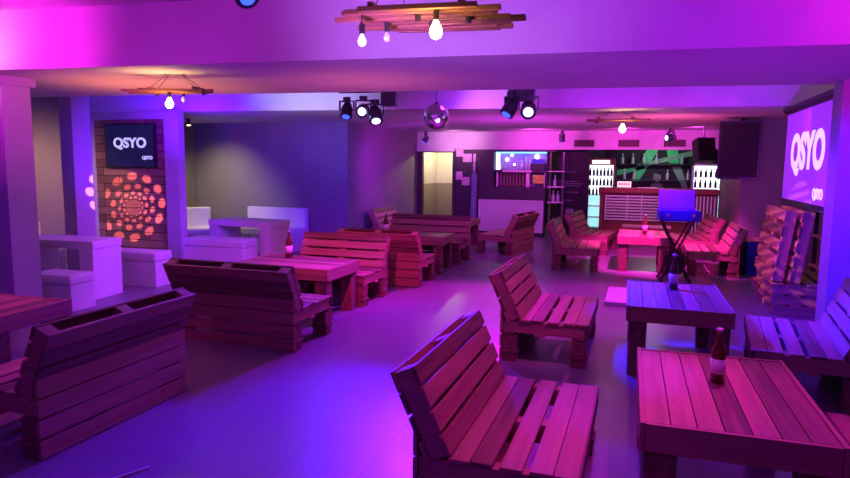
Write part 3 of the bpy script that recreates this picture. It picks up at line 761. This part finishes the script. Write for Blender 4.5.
# recess between the dropped ceilings
spot('recess_blue_left', (-6.3, 7.2, 2.0), (-6.6, 8.3, 2.7), 216, (.10, .005, 1), 110, .9)
spot('recess_lavender', (-4.6, 7.2, 2.1), (-4.7, 8.6, 2.7), 130, (.42, .40, 1), 90, .9)
spot('recess_pink', (-2.4, 7.6, 2.1), (-2.4, 8.9, 2.7), 70, (.9, .28, 1), 85, .9)
spot('recess_violet', (-.2, 7.6, 2.0), (-.1, 9.1, 2.7), 90, (.40, .01, 1), 110, .9)
spot('recess_violet_right', (1.5, 7.9, 2.0), (1.6, 9.3, 2.7), 60, (.26, .01, 1), 100, .9)
# fascia
spot('fascia_pink_white', (-4.1, 13.75, 2.2), (-4.2, 14.8, 2.28), 48, (1, .38, .85), 94, .9)
spot('wash_rear_left_wall', (-4.2, 11.4, 1.9), (-5.3, 12.6, 1.5), 30, (.35, .003, .8), 110, .9)
spot('fascia_magenta', (-2.3, 13.7, 2.25), (-2.2, 14.8, 2.25), 60, (1, .06, .85), 150, .9)
spot('fascia_magenta_right', (-.4, 13.6, 2.25), (-.4, 14.8, 2.25), 50, (1, .05, .75), 130, .9)
spot('fascia_magenta_end', (1.0, 13.5, 2.35), (1.0, 14.8, 2.25), 40, (1, .06, .85), 120, .9)
# washes over the room
spot('wash_blue_aisle', (-2.6, 6.9, 2.1), (-1.75, 2.5, 0), 1900, (.04, .004, 1), 40, .9)
spot('wash_blue_gap', (-.15, 4.4, 2.6), (-.02, 3.3, 0), 260, (.10, .004, 1), 26, .8)
spot('wash_blue_left', (-3.2, 6.9, 2.1), (-3.2, 1.5, 0), 420, (.08, .004, 1), 70, .9)
spot('wash_blue_table', (-1.25, 6.95, 2.15), (.55, 5.6, .4), 2550, (.02, .006, 1), 38, .5)
spot('wash_blue_right', (-.1, 4.0, 2.38), (1.9, 6.4, .8), 1200, (.02, .005, 1), 52, .6)
spot('wash_blue_wall', (-3.4, 7.6, 2.2), (-5.7, 10.9, 1.2), 728, (.04,.004,1), 44, .8)
spot('wash_blue_panel', (-4.6, 5.2, 2.2), (-7.2, 8.0, 1.7), 420, (.06,.004,1), 50, .6)
spot('wash_pillar_left', (-4.4, 3.3, 1.9), (-6.1, 4.42, 1.2), 30, (.14, .005, 1), 70, .8)
spot('wash_violet_lounge', (-3.0, 6.6, 2.35), (-6.3, 7.0, .4), 650, (.34, .02, 1), 66, .8)
spot('wash_violet_mid', (-2.5, 6.95, 2.35), (-2.7, 5.2, 0), 420, (.22, .004, 1), 120, .9)
spot('wash_violet_right', (.9, 7.4, 2.5), (1.1, 6.9, 0), 130, (.45, .004, 1), 100, .9)
spot('wash_magenta_aisle', (-1.9, 9.4, 2.38), (-2.1, 7.0, 0), 570, (.9, .003, 1), 66, .9)
spot('wash_pink_floor', (.3, 8.6, 2.7), (-.4, 8.0, 0), 340, (.95, .005, 1), 64, .8)
spot('wash_pink_table', (.15, 9.65, 2.36), (.35, 11.0, .4), 1100, (1, .02, .80), 66, .6)
spot('wash_pink_near', (.55, 4.2, 2.8), (.45, 3.1, .5), 180, (1, .03, .95), 48, .8)
spot('wash_pink_bench', (-.1, 2.6, 2.8), (-.6, 3.4, .3), 110, (1, .04, .75), 60, .8)
spot('wash_pink_mid', (-.2, 4.5, 2.35), (-.85, 5.7, .4), 120, (1, .05, .85), 44, .7)
spot('wash_magenta_left', (-4.4, 2.8, 2.8), (-4.6, 3.2, .5), 85, (1, .02, .85), 70, .8)
spot('wash_red_bench', (-2.3, 4.4, 2.3), (-3.5, 7.0, .5), 330, (1, .03, .42), 44, .8)
spot('wash_purple_far', (-1.5, 10.2, 2.35), (-3.5, 12.6, .6), 150, (.6, .03, 1), 90, .9)
spot('wash_purple_counter', (-2.6, 11.5, 2.3), (-2.9, 14.7, .7), 100, (.7, .10, 1), 50, .9)
spot('wash_purple_wall', (-3.2, 10.6, 2.0), (-5.3, 13.2, 1.3), 230, (.38, .005, .8), 80, .9)
spot('wash_bar_front', (.2, 12.4, 2.35), (.4, 14.6, .8), 80, (1, .35, .7), 70, .8)
spot('wash_case_blue', (-.6, 8.2, 2.3), (.52, 9.85, 1.1), 500, (.02, .004, 1), 18, .5)
spot('wash_upright_pallets', (-.4, 7.0, 2.2), (1.6, 8.5, .7), 110, (1, .06, .45), 34, .7)
spot('wash_purple_block', (1.45, 9.6, 1.45), (2.0, 11.7, 1.3), 45, (.5, .01, .8), 90, .9)
spot('wash_underside_mid', (.6, 5.5, .9), (.6, 5.8, 2.45), 22, (.35, .02, 1), 140, .9)
spot('wash_underside_rear', (-1.9, 10.8, 1.0), (-2.2, 11.3, 2.45), 90, (.85, .05, 1), 150, .9)
spot('wash_t3', (-2.2, 6.4, 2.3), (-3.7, 6.0, .5), 330, (.22, .01, 1), 44, .8)
# lamps, and added fills without a fixture
spot('bulb_near', (-1.09, 3.20, 2.28), (-1.09, 3.3, 3), 14, WARM, 170, .9)
spot('bulb_left', (-4.12, 4.72, 2.13), (-4.25, 4.9, 3), 14, (1, .5, .2), 165, .9)
spot('fill_amber', (-4.9, 5.2, 1.35), (-4.9, 5.45, 2.45), 72, (1, .26, .07), 125, 1.)  # added fill from below, spreads orange over the slab underside
spot('fill_amber_mid', (-2.6, 5.6, 1.35), (-2.6, 5.8, 2.45), 26, (1, .18, .22), 125, 1.)  # second added fill from below for the same underside
spot('bulb_far', (-.30, 9.60, 2.13), (-.2, 9.9, 3), 14, (1, .42, .25), 165, .9)
spot('fill_rose', (.3, 10.6, 1.5), (.3, 11.2, 2.45), 60, (1, .11, .35), 135, 1.)  # added fill, tints the rear slab underside, no such fixture
spot('downlight_beam', (-7.87, 9.62, 2.30), (-8.0, 10.7, .7), 110, (1, .78, .42), 100, 1.)
spot('lounge_lamp', (-7.6, 7.3, 1.9), (-8.75, 7.3, .9), 60, (1, .55, .20), 150, 1.)
point('lobby_lamp', (-4.7, 15.7, 2.15), 45, (1, .86, .50))
point('bar_fill', (.3, 16.2, 2.1), 22, (.9, .85, 1))  # added neutral light to bring out the mural green, no fixture
point('alcove_lamp', (2.7, 9.2, 2.0), 8, (1, .65, .25))
# added unseen spots, no fixtures, that fill the room with violet
for nm, p, e in (('fill_front', (-1.5, .2, 2.85), 70), ('fill_left', (-5.6, 1.2, 2.85), 45), ('fill_mid', (-2.2, 8.0, 2.9), 110), ('fill_right', (1.2, 1.0, 2.85), 40)):
    spot(nm, p, (p[0], p[1]+1.2, 0), e, (.30, .01, 1), 150, .9, .15)

# projected pattern: a lamp with a patterned slide in front of it
def gobo(name, loc, aim, e, col, ang, rings=(.12, .20, .30, .42), rot=0., cells=None):
    o = spot(name, loc, aim, e, col, ang, .05, .01); l = o.data; l.use_nodes = True
    nt = l.node_tree; L = nt.links; em = nt.nodes['Emission']
    tc = nt.nodes.new('ShaderNodeTexCoord'); sp = nt.nodes.new('ShaderNodeSeparateXYZ'); L.new(tc.outputs['Normal'], sp.inputs[0])
    def mth(op, a, b=None, c=None):
        n = nt.nodes.new('ShaderNodeMath'); n.operation = op
        for k, v in enumerate((a, b, c)):
            if v is None: continue
            if isinstance(v, (int, float)): n.inputs[k].default_value = v
            else: L.new(v, n.inputs[k])
        return n.outputs[0]
    z = mth('ABSOLUTE', sp.outputs['Z']); t = math.tan(R(ang/2))
    x = mth('DIVIDE', mth('DIVIDE', sp.outputs['X'], z), t); y = mth('DIVIDE', mth('DIVIDE', sp.outputs['Y'], z), t)
    if cells:
        u = mth('MULTIPLY', x, cells); v = mth('MULTIPLY', y, cells)
        a = mth('SUBTRACT', mth('FRACT', u), .5); b = mth('SUBTRACT', mth('FRACT', v), .5)
        d = mth('ADD', mth('MULTIPLY', a, a), mth('MULTIPLY', b, b))
        s = mth('LESS_THAN', d, .10)
    else:
        r = mth('SQRT', mth('ADD', mth('MULTIPLY', x, x), mth('MULTIPLY', y, y)))
        th = mth('DIVIDE', mth('ARCTAN2', y, x), 2*math.pi)
        lr = mth('MULTIPLY', mth('LOGARITHM', mth('MAXIMUM', r, .01), 2.0), 1.75)
        ring = mth('FLOOR', lr)
        a = mth('SUBTRACT', mth('FRACT', lr), .5)
        n = mth('MULTIPLY', th, 12.0)
        b = mth('SUBTRACT', mth('FRACT', mth('ADD', n, mth('MULTIPLY', ring, .5))), .5)
        d = mth('ADD', mth('MULTIPLY', mth('MULTIPLY', a, a), 1.0), mth('MULTIPLY', b, b))
        s = mth('MULTIPLY', mth('LESS_THAN', d, .105), mth('LESS_THAN', r, .95))
    L.new(mth('MULTIPLY', s, 1.0), em.inputs['Strength'])
    return o
gobo('pattern_projector', (-4.4, 3.6, 2.1), (-7.84, 8.18, .93), 5000, (1, .22, .30), 11.6)
gobo('mirror_pattern', (-1.2, 6.9, 2.2), (1.75, 8.4, .75), 600, (1, .25, .40), 24, cells=6)

# ------------------------------------------------------------------ world, camera
w = bpy.data.worlds.new('dim_room'); SC.world = w; w.use_nodes = True
w.node_tree.nodes['Background'].inputs[0].default_value = (.35, .02, .8, 1); w.node_tree.nodes['Background'].inputs[1].default_value = .03
yaw, pitch, roll = R(18.9), math.atan(74/630.), R(.55)
fw0 = Vector((-math.sin(yaw), math.cos(yaw), 0)); rt0 = Vector((math.cos(yaw), math.sin(yaw), 0)); up0 = Vector((0, 0, 1))
fw = fw0*math.cos(pitch)-up0*math.sin(pitch); up = up0*math.cos(pitch)+fw0*math.sin(pitch)
rt = rt0*math.cos(roll)+up*math.sin(roll); up = up*math.cos(roll)-rt0*math.sin(roll)
cd = bpy.data.cameras.new('camera'); cam = bpy.data.objects.new('camera', cd); COL.objects.link(cam)
m = Matrix((rt, up, -fw)).transposed().to_4x4(); m.translation = Vector((0, 0, 1.65)); cam.matrix_world = m
cd.sensor_width = 36; cd.lens = 36*630/850.; cd.clip_start = .05
SC.camera = cam
SC.view_settings.view_transform = 'Standard'; SC.view_settings.look = 'None'
SC.view_settings.exposure = 0.; SC.view_settings.gamma = 1.; SC.view_settings.use_curve_mapping = False
